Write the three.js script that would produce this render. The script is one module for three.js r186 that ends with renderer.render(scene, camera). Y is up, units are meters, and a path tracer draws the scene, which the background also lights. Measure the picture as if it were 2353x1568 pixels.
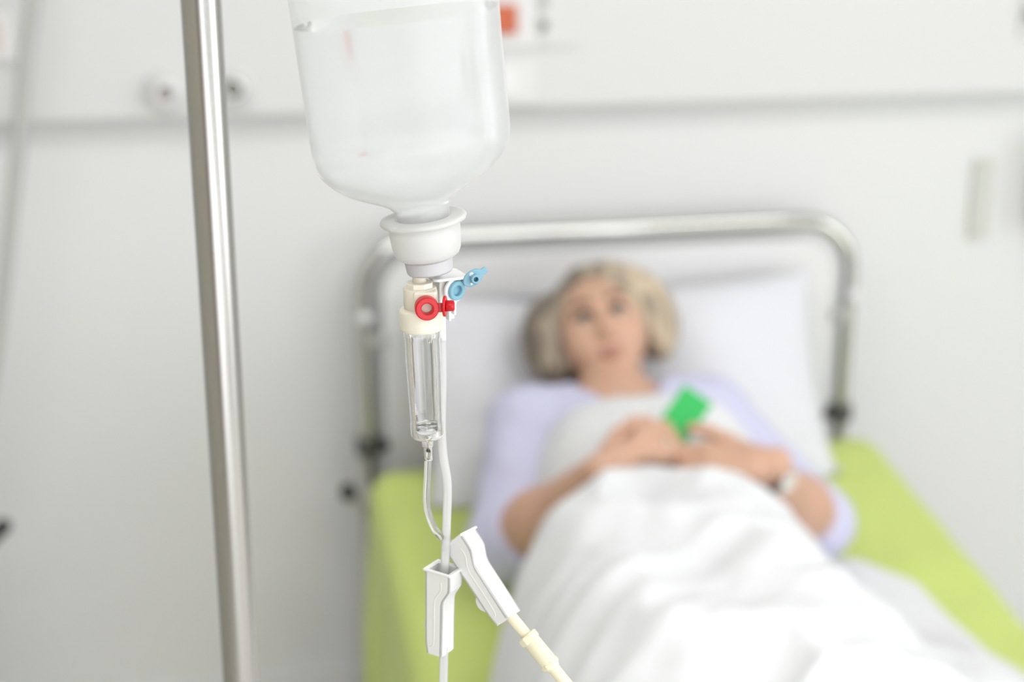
import * as THREE from 'three';
import { mergeGeometries, mergeVertices } from 'three/addons/utils/BufferGeometryUtils.js';
import { RoundedBoxGeometry } from 'three/addons/geometries/RoundedBoxGeometry.js';
import { ImprovedNoise } from 'three/addons/math/ImprovedNoise.js';
import { RectAreaLightUniformsLib } from 'three/addons/lights/RectAreaLightUniformsLib.js';

// ---------------------------------------------------------------- camera, sky, light, exposure
const V = (x, y, z) => new THREE.Vector3(x, y, z);
const DEG = Math.PI / 180;
const YAW = 11.4 * DEG, PITCH = 17.2 * DEG;
const scene = new THREE.Scene();
const camera = new THREE.PerspectiveCamera(2 * Math.atan(784 / 3500) / DEG, 1.5, 0.05, 60);
camera.position.set(-0.756, 1.68, 2.85);
camera.rotation.order = 'YXZ';
camera.rotation.set(-PITCH, -YAW, 0);
camera.focus = 0.722;
camera.userData.fStop = 4.7;
const renderer = new THREE.WebGLRenderer({ antialias: true });
renderer.toneMapping = THREE.LinearToneMapping;
renderer.toneMappingExposure = 0.42;
renderer.shadowMap.enabled = true;
RectAreaLightUniformsLib.init();
scene.background = new THREE.Color().setRGB(3.0, 3.1, 3.2);          // bright overcast sky outside the window

const ROOM = { x0: -3.0, x1: 3.2, z0: 0, z1: 5.2, h: 2.75, t: 0.14 };
const WIN = [{ wall: 'right', a0: 2.8, a1: 5.0, y0: 0.40, y1: 2.50 }, { wall: 'front', a0: -1.25, a1: 1.5, y0: 0.15, y1: 2.45 }];   // right wall opening; unseen one behind the camera added and widened for fill
for (const w of WIN) {                                                 // daylight lamp in each opening, the added one included
  const l = new THREE.RectAreaLight(new THREE.Color().setRGB(0.97, 0.985, 1.0), 4.2, w.a1 - w.a0, w.y1 - w.y0), m = (w.a0 + w.a1) / 2, y = (w.y0 + w.y1) / 2;
  if (w.wall === 'right') { l.intensity = 8.5; l.position.set(ROOM.x1 - 0.01, y, m); l.lookAt(0, y, m); } else { l.position.set(m, y, ROOM.z1 - 0.01); l.lookAt(m, y, 0); }
  scene.add(l);
}
const LAMPS = [[-1.35, 1.5], [-1.35, 3.7], [0.6, 1.5], [0.6, 3.7]];     // ceiling panels, 1.2 x 0.6 m

// ---------------------------------------------------------------- helpers
let seed = 7;
const rnd = () => (seed = (seed * 16807) % 2147483647) / 2147483647;
const noise = new ImprovedNoise();
const N3 = (x, y, z) => noise.noise(x, y, z);
const clamp = (x, a, b) => Math.min(b, Math.max(a, x));
const mix = (a, b, t) => a + (b - a) * t;
const sstep = (a, b, x) => { const t = clamp((x - a) / (b - a), 0, 1); return t * t * (3 - 2 * t); };
function lerpTable(tab, x) {                                          // rows [x, a, b, ...]
  if (x <= tab[0][0]) return tab[0].slice(1);
  for (let i = 1; i < tab.length; i++) if (x <= tab[i][0]) {
    const t = sstep(0, 1, (x - tab[i - 1][0]) / (tab[i][0] - tab[i - 1][0])), k = (x - tab[i - 1][0]) / (tab[i][0] - tab[i - 1][0]);
    const u = 0.5 * t + 0.5 * k;
    return tab[i].slice(1).map((v, j) => mix(tab[i - 1][j + 1], v, u));
  }
  return tab[tab.length - 1].slice(1);
}
const taken = {};
function numbered(n) { taken[n] = (taken[n] ?? -1) + 1; return taken[n] ? n + '_' + String(taken[n]).padStart(3, '0') : n; }
function shadow(o) { o.castShadow = true; o.receiveShadow = true; return o; }
function tag(o, label, category, group) { o.userData.label = label; o.userData.category = category; if (group) o.userData.group = group; return o; }
function thing(name, label, category, pos = [0, 0, 0], turn = 0, group) {
  const o = new THREE.Group(); o.name = numbered(name); o.position.set(...pos); o.rotation.y = turn; scene.add(o);
  return tag(o, label, category, group);
}
function clean(g) { g = g.index ? g : mergeVertices(g); for (const k of Object.keys(g.attributes)) if (!['position', 'normal', 'uv', 'color'].includes(k)) g.deleteAttribute(k); return g; }
function join(list) {
  if (!Array.isArray(list)) return list;
  if (list.length === 1) return list[0];
  list = list.map((g) => (g.index ? g.toNonIndexed() : g));
  const keys = ['position', 'normal', 'uv'].filter((k) => list.every((g) => g.attributes[k]));
  for (const g of list) for (const k of Object.keys(g.attributes)) if (!keys.includes(k)) g.deleteAttribute(k);
  return mergeGeometries(list);
}
function part(name, geo, mat, parent, label) { const m = shadow(new THREE.Mesh(join(geo), mat)); m.name = name; if (label) m.userData.label = label; parent.add(m); return m; }
function partW(name, geo, mat, root, label) { const g = join(geo); g.translate(-root.position.x, -root.position.y, -root.position.z); return part(name, g, mat, root, label); }   // geometry given in room coordinates
function single(name, geo, mat, label, category, group) { const m = shadow(new THREE.Mesh(join(geo), mat)); m.name = numbered(name); scene.add(m); return tag(m, label, category, group); }
function struct(name, geo, mat) { const m = shadow(new THREE.Mesh(join(geo), mat)); m.name = name; m.userData.kind = 'structure'; scene.add(m); return m; }
function box(w, h, d, x = 0, y = 0, z = 0, r = 0) { const g = r ? new RoundedBoxGeometry(w, h, d, 3, r) : new THREE.BoxGeometry(w, h, d); g.translate(x, y, z); return g; }
function span(x0, x1, y0, y1, z0, z1, r = 0) { return box(x1 - x0, y1 - y0, z1 - z0, (x0 + x1) / 2, (y0 + y1) / 2, (z0 + z1) / 2, r); }
function lathe(profile, seg = 48) { return new THREE.LatheGeometry(profile.map(([r, y]) => new THREE.Vector2(Math.max(r, 1e-6), y)), seg); }
function rod(a, b, r0, r1 = r0, seg = 20) {
  const d = b.clone().sub(a), g = new THREE.CylinderGeometry(r1, r0, d.length(), seg, 1);
  g.applyQuaternion(new THREE.Quaternion().setFromUnitVectors(V(0, 1, 0), d.clone().normalize()));
  const m = a.clone().add(b).multiplyScalar(0.5); g.translate(m.x, m.y, m.z); return g;
}
function tube(pts, r, seg = 60, rs = 16) { return new THREE.TubeGeometry(new THREE.CatmullRomCurve3(pts, false, 'centripetal'), seg, r, rs, false); }
function cappedTube(pts, r, seg = 60, rs = 16) {
  const c = new THREE.CatmullRomCurve3(pts, false, 'centripetal'), list = [new THREE.TubeGeometry(c, seg, r, rs, false)];
  for (const [t, s] of [[0, -1], [1, 1]]) {
    const g = new THREE.CircleGeometry(r, rs), d = c.getTangent(t).multiplyScalar(s), p = c.getPoint(t);
    g.applyQuaternion(new THREE.Quaternion().setFromUnitVectors(V(0, 0, 1), d)); g.translate(p.x, p.y, p.z); list.push(g);
  }
  return join(list);
}
function extrude(pts, depth, bevel = 0, holes = []) {
  const s = new THREE.Shape(pts.map(([x, y]) => new THREE.Vector2(x, y)));
  for (const h of holes) s.holes.push(new THREE.Path(h.map(([x, y]) => new THREE.Vector2(x, y))));
  const g = new THREE.ExtrudeGeometry(s, { depth: depth - 2 * bevel, bevelEnabled: bevel > 0, bevelSize: bevel, bevelThickness: bevel, bevelOffset: -bevel, bevelSegments: 3, curveSegments: 24 });
  g.translate(0, 0, -depth / 2 + bevel); return g;
}
function ringPts(r, n = 40, cx = 0, cy = 0, rx = r) { return Array.from({ length: n }, (_, i) => [cx + rx * Math.cos(i / n * 2 * Math.PI), cy + r * Math.sin(i / n * 2 * Math.PI)]); }
function gridGeo(fn, nu, nv, closedU = false) {                       // fn(u, v) -> Vector3
  const pos = [], uv = [], idx = [];
  for (let j = 0; j <= nv; j++) for (let i = 0; i <= nu; i++) { const p = fn(i / nu, j / nv); pos.push(p.x, p.y, p.z); uv.push(p.u ?? i / nu, p.v ?? j / nv); }
  for (let j = 0; j < nv; j++) for (let i = 0; i < nu; i++) { const a = j * (nu + 1) + i, b = a + 1, c = a + nu + 1, d = c + 1; idx.push(a, b, d, a, d, c); }
  const g = new THREE.BufferGeometry();
  g.setAttribute('position', new THREE.Float32BufferAttribute(pos, 3)); g.setAttribute('uv', new THREE.Float32BufferAttribute(uv, 2)); g.setIndex(idx); g.computeVertexNormals();
  if (closedU) { const n = g.attributes.normal; for (let j = 0; j <= nv; j++) { const a = j * (nu + 1), b = a + nu, s = V(n.getX(a) + n.getX(b), n.getY(a) + n.getY(b), n.getZ(a) + n.getZ(b)).normalize(); n.setXYZ(a, s.x, s.y, s.z); n.setXYZ(b, s.x, s.y, s.z); } }
  return g;
}
// distance fields meshed with surface nets
const smin = (a, b, k) => { const h = Math.max(k - Math.abs(a - b), 0) / k; return Math.min(a, b) - h * h * k * 0.25; };
const smax = (a, b, k) => -smin(-a, -b, k);
function capsule(x, y, z, a, b) {                                     // a, b: [x, y, z, radius]
  const bx = b[0] - a[0], by = b[1] - a[1], bz = b[2] - a[2], px = x - a[0], py = y - a[1], pz = z - a[2];
  const t = clamp((px * bx + py * by + pz * bz) / (bx * bx + by * by + bz * bz + 1e-12), 0, 1);
  return Math.hypot(px - t * bx, py - t * by, pz - t * bz) - mix(a[3], b[3], t);
}
const ball = (x, y, z, cx, cy, cz, rx, ry = rx, rz = rx) => { const a = (x - cx) / rx, b = (y - cy) / ry, c = (z - cz) / rz, k = Math.hypot(a, b, c), k2 = Math.hypot(a / rx, b / ry, c / rz); return k2 > 1e-9 ? k * (k - 1) / k2 : -Math.min(rx, ry, rz); };
function nets(f, lo, hi, c) {
  const n = [0, 1, 2].map((i) => Math.ceil((hi[i] - lo[i]) / c) + 1), [nx, ny, nz] = n, val = new Float32Array(nx * ny * nz);
  for (let k = 0, q = 0; k < nz; k++) for (let j = 0; j < ny; j++) for (let i = 0; i < nx; i++, q++) val[q] = f(lo[0] + i * c, lo[1] + j * c, lo[2] + k * c);
  const id = new Int32Array(val.length).fill(-1), pos = [], idx = [], at = (i, j, k) => i + nx * (j + ny * k);
  const E = [[0, 1], [2, 3], [4, 5], [6, 7], [0, 2], [1, 3], [4, 6], [5, 7], [0, 4], [1, 5], [2, 6], [3, 7]];
  for (let k = 0; k < nz - 1; k++) for (let j = 0; j < ny - 1; j++) for (let i = 0; i < nx - 1; i++) {
    const w = []; let neg = 0;
    for (let m = 0; m < 8; m++) { const v = val[at(i + (m & 1), j + (m >> 1 & 1), k + (m >> 2))]; w.push(v); if (v < 0) neg++; }
    if (!neg || neg === 8) continue;
    let sx = 0, sy = 0, sz = 0, s = 0;
    for (const [a, b] of E) if (w[a] < 0 !== w[b] < 0) { const t = w[a] / (w[a] - w[b]); sx += mix(a & 1, b & 1, t); sy += mix(a >> 1 & 1, b >> 1 & 1, t); sz += mix(a >> 2, b >> 2, t); s++; }
    id[at(i, j, k)] = pos.length / 3; pos.push(lo[0] + (i + sx / s) * c, lo[1] + (j + sy / s) * c, lo[2] + (k + sz / s) * c);
  }
  const quad = (a, b, d, e, flip) => { if (a < 0 || b < 0 || d < 0 || e < 0) return; flip ? idx.push(a, d, b, a, e, d) : idx.push(a, b, d, a, d, e); };
  for (let k = 1; k < nz - 1; k++) for (let j = 1; j < ny - 1; j++) for (let i = 1; i < nx - 1; i++) {
    const v = val[at(i, j, k)] < 0;
    if (v !== val[at(i + 1, j, k)] < 0) quad(id[at(i, j - 1, k - 1)], id[at(i, j, k - 1)], id[at(i, j, k)], id[at(i, j - 1, k)], !v);
    if (v !== val[at(i, j + 1, k)] < 0) quad(id[at(i - 1, j, k - 1)], id[at(i - 1, j, k)], id[at(i, j, k)], id[at(i, j, k - 1)], !v);
    if (v !== val[at(i, j, k + 1)] < 0) quad(id[at(i - 1, j - 1, k)], id[at(i, j - 1, k)], id[at(i, j, k)], id[at(i - 1, j, k)], !v);
  }
  const nor = [], e = c * 0.5;
  for (let q = 0; q < pos.length; q += 3) { const [x, y, z] = [pos[q], pos[q + 1], pos[q + 2]], g = V(f(x + e, y, z) - f(x - e, y, z), f(x, y + e, z) - f(x, y - e, z), f(x, y, z + e) - f(x, y, z - e)).normalize(); nor.push(g.x, g.y, g.z); }
  const g = new THREE.BufferGeometry();
  g.setAttribute('position', new THREE.Float32BufferAttribute(pos, 3)); g.setAttribute('normal', new THREE.Float32BufferAttribute(nor, 3)); g.setIndex(idx);
  return g;
}
// ---------------------------------------------------------------- textures and materials
function dataTex(n, fn, srgb, rep) {
  const d = new Uint8Array(n * n * 4);
  for (let j = 0; j < n; j++) for (let i = 0; i < n; i++) { const c = fn(i / n, j / n, i, j), q = (j * n + i) * 4; d[q] = c[0]; d[q + 1] = c[1]; d[q + 2] = c[2]; d[q + 3] = 255; }
  const t = new THREE.DataTexture(d, n, n); t.wrapS = t.wrapT = THREE.RepeatWrapping; t.magFilter = THREE.LinearFilter; t.minFilter = THREE.LinearMipmapLinearFilter; t.generateMipmaps = true;
  if (srgb) t.colorSpace = THREE.SRGBColorSpace; if (rep) t.repeat.set(...rep); t.needsUpdate = true; return t;
}
const tileNoise = (u, v, f, s) => { const a = u * 2 * Math.PI, b = v * 2 * Math.PI, r = f / (2 * Math.PI); return N3(Math.cos(a) * r + s, Math.sin(a) * r + Math.cos(b) * r * 1.3, Math.sin(b) * r * 1.3 + s * 0.7); };
const weave = dataTex(256, (u, v, i, j) => { const a = 128 + 60 * Math.sin(u * 2 * Math.PI * 64) * Math.sin(v * 2 * Math.PI * 64) + 50 * tileNoise(u, v, 40, 3.1); return [a, a, a]; });
const grain = dataTex(256, (u, v) => { const a = clamp(128 + 70 * tileNoise(u, v, 60, 1.7) + 50 * tileNoise(u, v, 14, 5.2), 0, 255); return [a, a, a]; });
const woodMap = dataTex(256, (u, v) => { const g = 0.5 + 0.5 * Math.sin(u * 40 * Math.PI + 5 * tileNoise(u, v, 5, 2.2)) * 0.5 + 0.3 * tileNoise(u, v, 50, 8); return [120 + 26 * g, 84 + 22 * g, 56 + 18 * g]; }, true);
const floorMap = dataTex(256, (u, v) => { const g = 14 * tileNoise(u, v, 50, 4) + 10 * tileNoise(u, v, 9, 6); return [208 + g, 206 + g, 200 + g]; }, true);
const lin = (r, g, b) => new THREE.Color().setRGB(r, g, b);
const std = (color, roughness, more = {}) => new THREE.MeshStandardMaterial({ color, roughness, ...more });
const phys = (color, roughness, more = {}) => new THREE.MeshPhysicalMaterial({ color, roughness, ...more });
const M = {
  wall: std(lin(0.765, 0.77, 0.77), 0.75, { bumpMap: grain, bumpScale: 0.0004 }),
  panel: std(lin(0.70, 0.705, 0.70), 0.45),
  ceiling: std(lin(0.82, 0.82, 0.81), 0.9),
  floor: std(0xffffff, 0.45, { map: floorMap }),
  wood: std(0xffffff, 0.5, { map: woodMap }),
  chrome: std(lin(0.62, 0.62, 0.60), 0.08, { metalness: 1 }),
  poleMetal: std(lin(0.48, 0.47, 0.455), 0.27, { metalness: 1 }),
  whiteLam: std(lin(0.76, 0.76, 0.77), 0.4),
  greyPlastic: std(lin(0.45, 0.45, 0.44), 0.5),
  darkPlastic: std(lin(0.03, 0.03, 0.03), 0.45),
  darkGrey: std(lin(0.09, 0.09, 0.08), 0.5),
  steel: std(lin(0.5, 0.5, 0.49), 0.35, { metalness: 0.6 }),
  whitePlastic: phys(lin(0.82, 0.82, 0.82), 0.32),
  red: std(lin(0.58, 0.12, 0.04), 0.4),
  green: phys(lin(0.58, 0.69, 0.19), 0.42, { bumpMap: weave, bumpScale: 0.0005 }),
  linen: std(lin(0.76, 0.77, 0.79), 0.9, { bumpMap: weave, bumpScale: 0.0005 }),
  pillow: std(lin(0.74, 0.745, 0.79), 0.9, { bumpMap: weave, bumpScale: 0.0005 }),
  mattress: std(lin(0.58, 0.69, 0.19), 0.8),
  shirt: std(lin(0.60, 0.60, 0.78), 0.9),
  skin: phys(lin(0.62, 0.375, 0.265), 0.5, { sheen: 0.1 }),
  hair: std(0xffffff, 0.5, { vertexColors: true }),
  lash: std(lin(0.05, 0.03, 0.025), 0.7),
  lips: std(lin(0.50, 0.24, 0.20), 0.5),
  eye: std(lin(0.7, 0.68, 0.65), 0.2), iris: std(lin(0.05, 0.04, 0.03), 0.2),
  card: std(lin(0.02, 0.50, 0.10), 0.4),
  bottle: phys(lin(0.95, 0.96, 0.965), 0.30, { transmission: 0.72, thickness: 0, ior: 1.45 }),
  liquid: phys(lin(0.99, 0.995, 1.0), 0.13, { transmission: 1, thickness: 0.05, ior: 1.33 }),
  milky: phys(lin(0.86, 0.86, 0.85), 0.35, { transmission: 0.35, thickness: 0, ior: 1.45 }),
  greyRubber: std(lin(0.56, 0.55, 0.58), 0.5),
  ivory: phys(lin(0.80, 0.755, 0.64), 0.34),
  cream: phys(lin(0.84, 0.79, 0.59), 0.36),
  redCap: phys(lin(0.58, 0.005, 0.012), 0.3),
  blueCap: phys(lin(0.20, 0.41, 0.52), 0.4),
  crust: std(lin(0.82, 0.84, 0.86), 0.8),
  clear: phys(lin(0.985, 0.985, 0.98), 0.02, { transmission: 1, thickness: 0.002, ior: 1.33 }),
  clearTube: phys(lin(0.98, 0.98, 0.97), 0.10, { transmission: 1, thickness: 0.003, ior: 1.32 }),
  milkTube: phys(lin(0.93, 0.93, 0.93), 0.35, { transmission: 0.6, thickness: 0.003, ior: 1.40 }),
  clampWhite: phys(lin(0.80, 0.80, 0.79), 0.34),
  plate: std(lin(0.75, 0.75, 0.745), 0.4),
  curtain: std(lin(0.56, 0.54, 0.47), 0.9),  // tone of the added curtain, chosen for pole reflection and bounce
  glass: phys(0xffffff, 0, { transmission: 1, thickness: 0, ior: 1.5 }),
  frame: std(lin(0.75, 0.75, 0.75), 0.4),
  lampGlow: std(0xffffff, 0.6, { emissive: lin(1, 0.985, 0.965), emissiveIntensity: 6.5 }),
};

// ---------------------------------------------------------------- the room
{
  const { x0, x1, z0, z1, h, t } = ROOM;
  struct('floor', span(x0 - t, x1 + t, -t, 0, z0 - t, z1 + t), M.floor);
  struct('ceiling', span(x0 - t, x1 + t, h, h + t, z0 - t, z1 + t), M.ceiling);
  struct('wall_back', span(x0 - t, x1 + t, 0, h, z0 - t, z0), M.wall);
  struct('wall_left', span(x0 - t, x0, 0, h, z0, z1), M.wall);
  const [a, b] = WIN;
  const pierced = (w, lo, hi, mk) => [mk(lo, hi, 0, w.y0), mk(lo, hi, w.y1, h), mk(lo, w.a0, w.y0, w.y1), mk(w.a1, hi, w.y0, w.y1)];
  struct('wall_right', pierced(a, z0, z1, (p, q, c, d) => span(x1, x1 + t, c, d, p, q)), M.wall);
  struct('wall_front', pierced(b, x0 - t, x1 + t, (p, q, c, d) => span(p, q, c, d, z1, z1 + t)), M.wall);
  WIN.forEach((w, i) => {  // second window is added out of view, shaped to fill the lower wall
    const mk = (p, q, c, d, e0, e1) => (w.wall === 'right' ? span(x1 + e0, x1 + e1, c, d, p, q) : span(p, q, c, d, z1 + e0, z1 + e1));
    const f = 0.05, m = (w.a0 + w.a1) / 2;
    const o = struct('window_' + (i + 1), [mk(w.a0, w.a1, w.y0, w.y0 + f, 0.05, 0.1), mk(w.a0, w.a1, w.y1 - f, w.y1, 0.05, 0.1), mk(w.a0, w.a0 + f, w.y0 + f, w.y1 - f, 0.05, 0.1), mk(w.a1 - f, w.a1, w.y0 + f, w.y1 - f, 0.05, 0.1), mk(m - f / 2, m + f / 2, w.y0 + f, w.y1 - f, 0.05, 0.1)], M.frame);
    part('window_pane', mk(w.a0 + f, m - f / 2, w.y0 + f, w.y1 - f, 0.07, 0.076), M.glass, o);
    part('window_pane', mk(m + f / 2, w.a1 - f, w.y0 + f, w.y1 - f, 0.07, 0.076), M.glass, o);
  });
  // door in the wall behind the camera
  const d = struct('door_1', span(-2.40, -1.42, 0, 2.08, z1 - 0.045, z1), M.wood);
  part('door_frame', [span(-2.48, -2.40, 0, 2.14, z1 - 0.06, z1), span(-1.42, -1.34, 0, 2.14, z1 - 0.06, z1), span(-2.40, -1.42, 2.08, 2.14, z1 - 0.06, z1)], M.frame, d);
  part('door_handle', [rod(V(-1.5, 1.03, z1 - 0.045), V(-1.5, 1.03, z1 - 0.1), 0.011), rod(V(-1.49, 1.03, z1 - 0.1), V(-1.63, 1.03, z1 - 0.1), 0.010)], M.chrome, d);
  // wainscot-high service panel over the beds, standing proud of the wall
  const prof = [[0, 1.245], [0.035, 1.245], [0.045, 1.249], [0.05, 1.258], [0.05, 1.9], [0.0, 1.9]];
  const g = extrude(prof, x1 - x0, 0); g.rotateY(-Math.PI / 2); g.translate((x0 + x1) / 2, 0, 0);
  struct('trim_1', g, M.panel);
  struct('baseboard_back', span(x0, x1, 0, 0.09, 0, 0.015), M.wall);
}
LAMPS.forEach(([x, z], i) => {
  const where = ['over the bed head on the door side', 'behind the camera on the door side', 'over the bed head on the window side', 'behind the camera on the window side'][i];
  const o = thing('ceiling_light', 'flat rectangular ceiling light panel ' + where, 'light', [x, ROOM.h, z], 0, 'ceiling light panels');
  part('frame', [box(1.26, 0.03, 0.03, 0, -0.015, -0.315), box(1.26, 0.03, 0.03, 0, -0.015, 0.315), box(0.03, 0.03, 0.6, -0.615, -0.015, 0), box(0.03, 0.03, 0.6, 0.615, -0.015, 0)], M.frame, o);
  part('diffuser', box(1.2, 0.012, 0.6, 0, -0.012, 0), M.lampGlow, o);
  const l = new THREE.RectAreaLight(lin(1, 0.985, 0.965), 6.5, 1.2, 0.6);
  l.position.set(0, -0.035, 0); l.rotation.x = -Math.PI / 2; o.add(l);
});

{                                                                      // unseen curtain added for the pole reflection and bounce light on the left
  const o = thing('added_curtain', 'unseen grey beige curtain added for pole reflection and fill along the door side', 'curtain', [-2.5, 0, 0]);
  const f = (off) => (u, v) => { const z = mix(1.0, 4.9, u), y = mix(0.06, 2.55, v); return Object.assign(V(0.045 * Math.sin(z * 34 + 1.5 * N3(z * 2, 0, 1)) * (1 - 0.3 * v) + 0.02 * N3(z * 3, y, 5) + off, y, z), { u: u * 12, v: v * 7 }); };
  part('cloth', [gridGeo((u, v) => f(0.0015)(u, v), 500, 12), gridGeo((u, v) => f(-0.0015)(1 - u, v), 500, 12)], M.curtain, o);
  part('rail', [rod(V(0, 2.57, 0.95), V(0, 2.57, 4.95), 0.012), ...[1.0, 2.3, 3.6, 4.9].map((z) => rod(V(0, 2.57, z), V(0, ROOM.h, z), 0.006))], M.steel, o);
}
// ---------------------------------------------------------------- fittings on the wall panel
function gasOutlet(x, y, label, ringMat, holeMat) {
  const o = thing('gas_outlet', label, 'outlet', [x, y, 0.05], 0, 'gas outlets on the wall panel');
  const f = (p) => { const g = lathe(p, 40); g.rotateX(Math.PI / 2); return g; };
  part('rosette', f([[0, 0], [0.034, 0], [0.036, 0.004], [0.034, 0.010], [0.027, 0.014], [0, 0.014]]), M.panel, o);
  part('collar', f([[0.012, 0.014], [0.022, 0.014], [0.023, 0.02], [0.023, 0.038], [0.020, 0.042], [0.012, 0.042], [0.012, 0.014]]), ringMat, o);
  part('socket', f([[0, 0.022], [0.0125, 0.022], [0.0125, 0.014]]), holeMat, o);
}
gasOutlet(-0.823, 1.302, 'round pale gas outlet on the panel left of the metal pole', M.whitePlastic, std(lin(0.50, 0.42, 0.39), 0.5));
gasOutlet(-0.705, 1.307, 'chrome-collared gas outlet on the panel right behind the metal pole', M.chrome, M.greyPlastic);
{
  const o = thing('nurse_call_switch', 'white wall plate with an orange red button beside the hanging bottle', 'switch', [-0.195, 1.418, 0.05]);
  part('plate', box(0.105, 0.105, 0.010, 0, 0, 0.005, 0.003), M.plate, o);
  part('button', box(0.062, 0.052, 0.012, -0.021, 0, 0.015, 0.004), M.red, o, 'orange red push button');
  const p = thing('power_socket', 'pale socket plate with two dark round holes right of the red button', 'socket', [-0.138, 1.43, 0.05]);
  p.position.x = -0.105;
  part('plate', box(0.072, 0.13, 0.008, 0, 0, 0.004, 0.003), M.panel, p);
  for (const y of [0.0185, -0.025]) { const g = lathe([[0, 0.002], [0.0085, 0.002], [0.010, 0.006], [0.0115, 0.006], [0.0115, 0]], 24); g.rotateX(Math.PI / 2); g.translate(-0.032, y, 0.006); part('socket_hole', g, M.greyPlastic, p); }
  const s = thing('light_switch', 'plain white rocker switch on the panel edge below the red button', 'switch', [-0.19, 1.303, 0.05]);
  part('plate', box(0.085, 0.085, 0.010, 0, 0, 0.005, 0.003), M.plate, s);
  part('rocker', box(0.034, 0.05, 0.010, -0.012, 0, 0.012, 0.003), M.whitePlastic, s);
  const w = thing('label_holder', 'white card holder on the panel at the far left edge', 'holder', [-1.125, 1.405, 0.05]);
  part('holder', box(0.11, 0.085, 0.012, 0, 0, 0.006, 0.003), M.whitePlastic, w);
  part('card', box(0.07, 0.05, 0.002, -0.005, 0, 0.0125), std(lin(0.75, 0.62, 0.60), 0.7), w);
  const e = thing('power_socket', 'socket plate with a dark hole on the panel at the right edge', 'socket', [0.875, 1.41, 0.05]);
  part('plate', box(0.09, 0.09, 0.008, 0, 0, 0.004, 0.003), M.panel, e);
  const g = lathe([[0, 0.002], [0.014, 0.002], [0.017, 0.007], [0.019, 0.007], [0.019, 0]], 24); g.rotateX(Math.PI / 2); g.translate(-0.022, 0, 0.006); part('socket_hole', g, M.greyPlastic, e);
  const b = thing('glove_dispenser', 'grey wall dispenser box under the panel at the far right edge', 'dispenser', [1.04, 0.97, 0]);
  part('case', box(0.25, 0.20, 0.11, 0, 0.10, 0.055, 0.012), M.whitePlastic, b);
  part('slot', box(0.12, 0.05, 0.004, 0, 0.10, 0.111, 0.0015), M.greyPlastic, b);
  part('clip', box(0.012, 0.05, 0.03, -0.127, 0.10, 0.07, 0.003), M.greyPlastic, b);
}
single('wall_shade_strip', box(0.044, 0.17, 0.010, 0.806, 1.03, 0.005, 0.0045), std(lin(0.61, 0.62, 0.58), 0.7), 'pale grey vertical strip painted as a shadow on the wall right of the headboard', 'shade_strip');  // raised strip whose grey colour stands in for a soft wall shadow
single('hanging_cable', cappedTube([V(-1.01, 1.92, 0.07), V(-1.02, 1.62, 0.11), V(-1.0296, 1.47, 0.12), V(-1.049, 1.376, 0.12), V(-1.0716, 1.243, 0.12), V(-1.0994, 1.099, 0.12), V(-1.134, 0.927, 0.12), V(-1.19, 0.72, 0.12), V(-1.28, 0.60, 0.13)], 0.0125, 80, 14), std(lin(0.50, 0.50, 0.49), 0.6), 'thick grey cable hanging down the wall at the left edge', 'cable');
{
  const o = thing('bedside_trolley', 'bedside trolley with a black grip handle reaching in at the left edge', 'trolley', [-1.52, 0, 0.36]);
  part('cabinet', box(0.46, 0.62, 0.44, 0, 0.42, 0, 0.012), M.whiteLam, o);
  for (const y of [0.26, 0.46, 0.64]) { const d = part('drawer', box(0.42, 0.17, 0.016, 0, y, 0.226, 0.005), M.whiteLam, o); part('handle', rod(V(-0.06, y, 0.245), V(0.06, y, 0.245), 0.006), M.chrome, d); }
  part('worktop', box(0.50, 0.025, 0.48, 0, 0.742, 0, 0.008), M.whiteLam, o);
  part('grip_handle', [cappedTube([V(0.23, 0.585, 0.02), V(0.30, 0.575, 0.02), V(0.36, 0.60, 0.02), V(0.392, 0.628, 0.02)], 0.013, 30, 14), new THREE.SphereGeometry(0.0135, 16, 12).translate(0.392, 0.628, 0.02)], M.darkPlastic, o, 'black curved grip');
  for (const [x, z] of [[-0.18, -0.17], [0.18, -0.17], [-0.18, 0.17], [0.18, 0.17]]) { const w = new THREE.CylinderGeometry(0.04, 0.04, 0.022, 24); w.rotateZ(Math.PI / 2); w.translate(x, 0.04, z); part('caster', [w, box(0.03, 0.06, 0.03, x, 0.085, z)], M.greyPlastic, o); }
}

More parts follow.
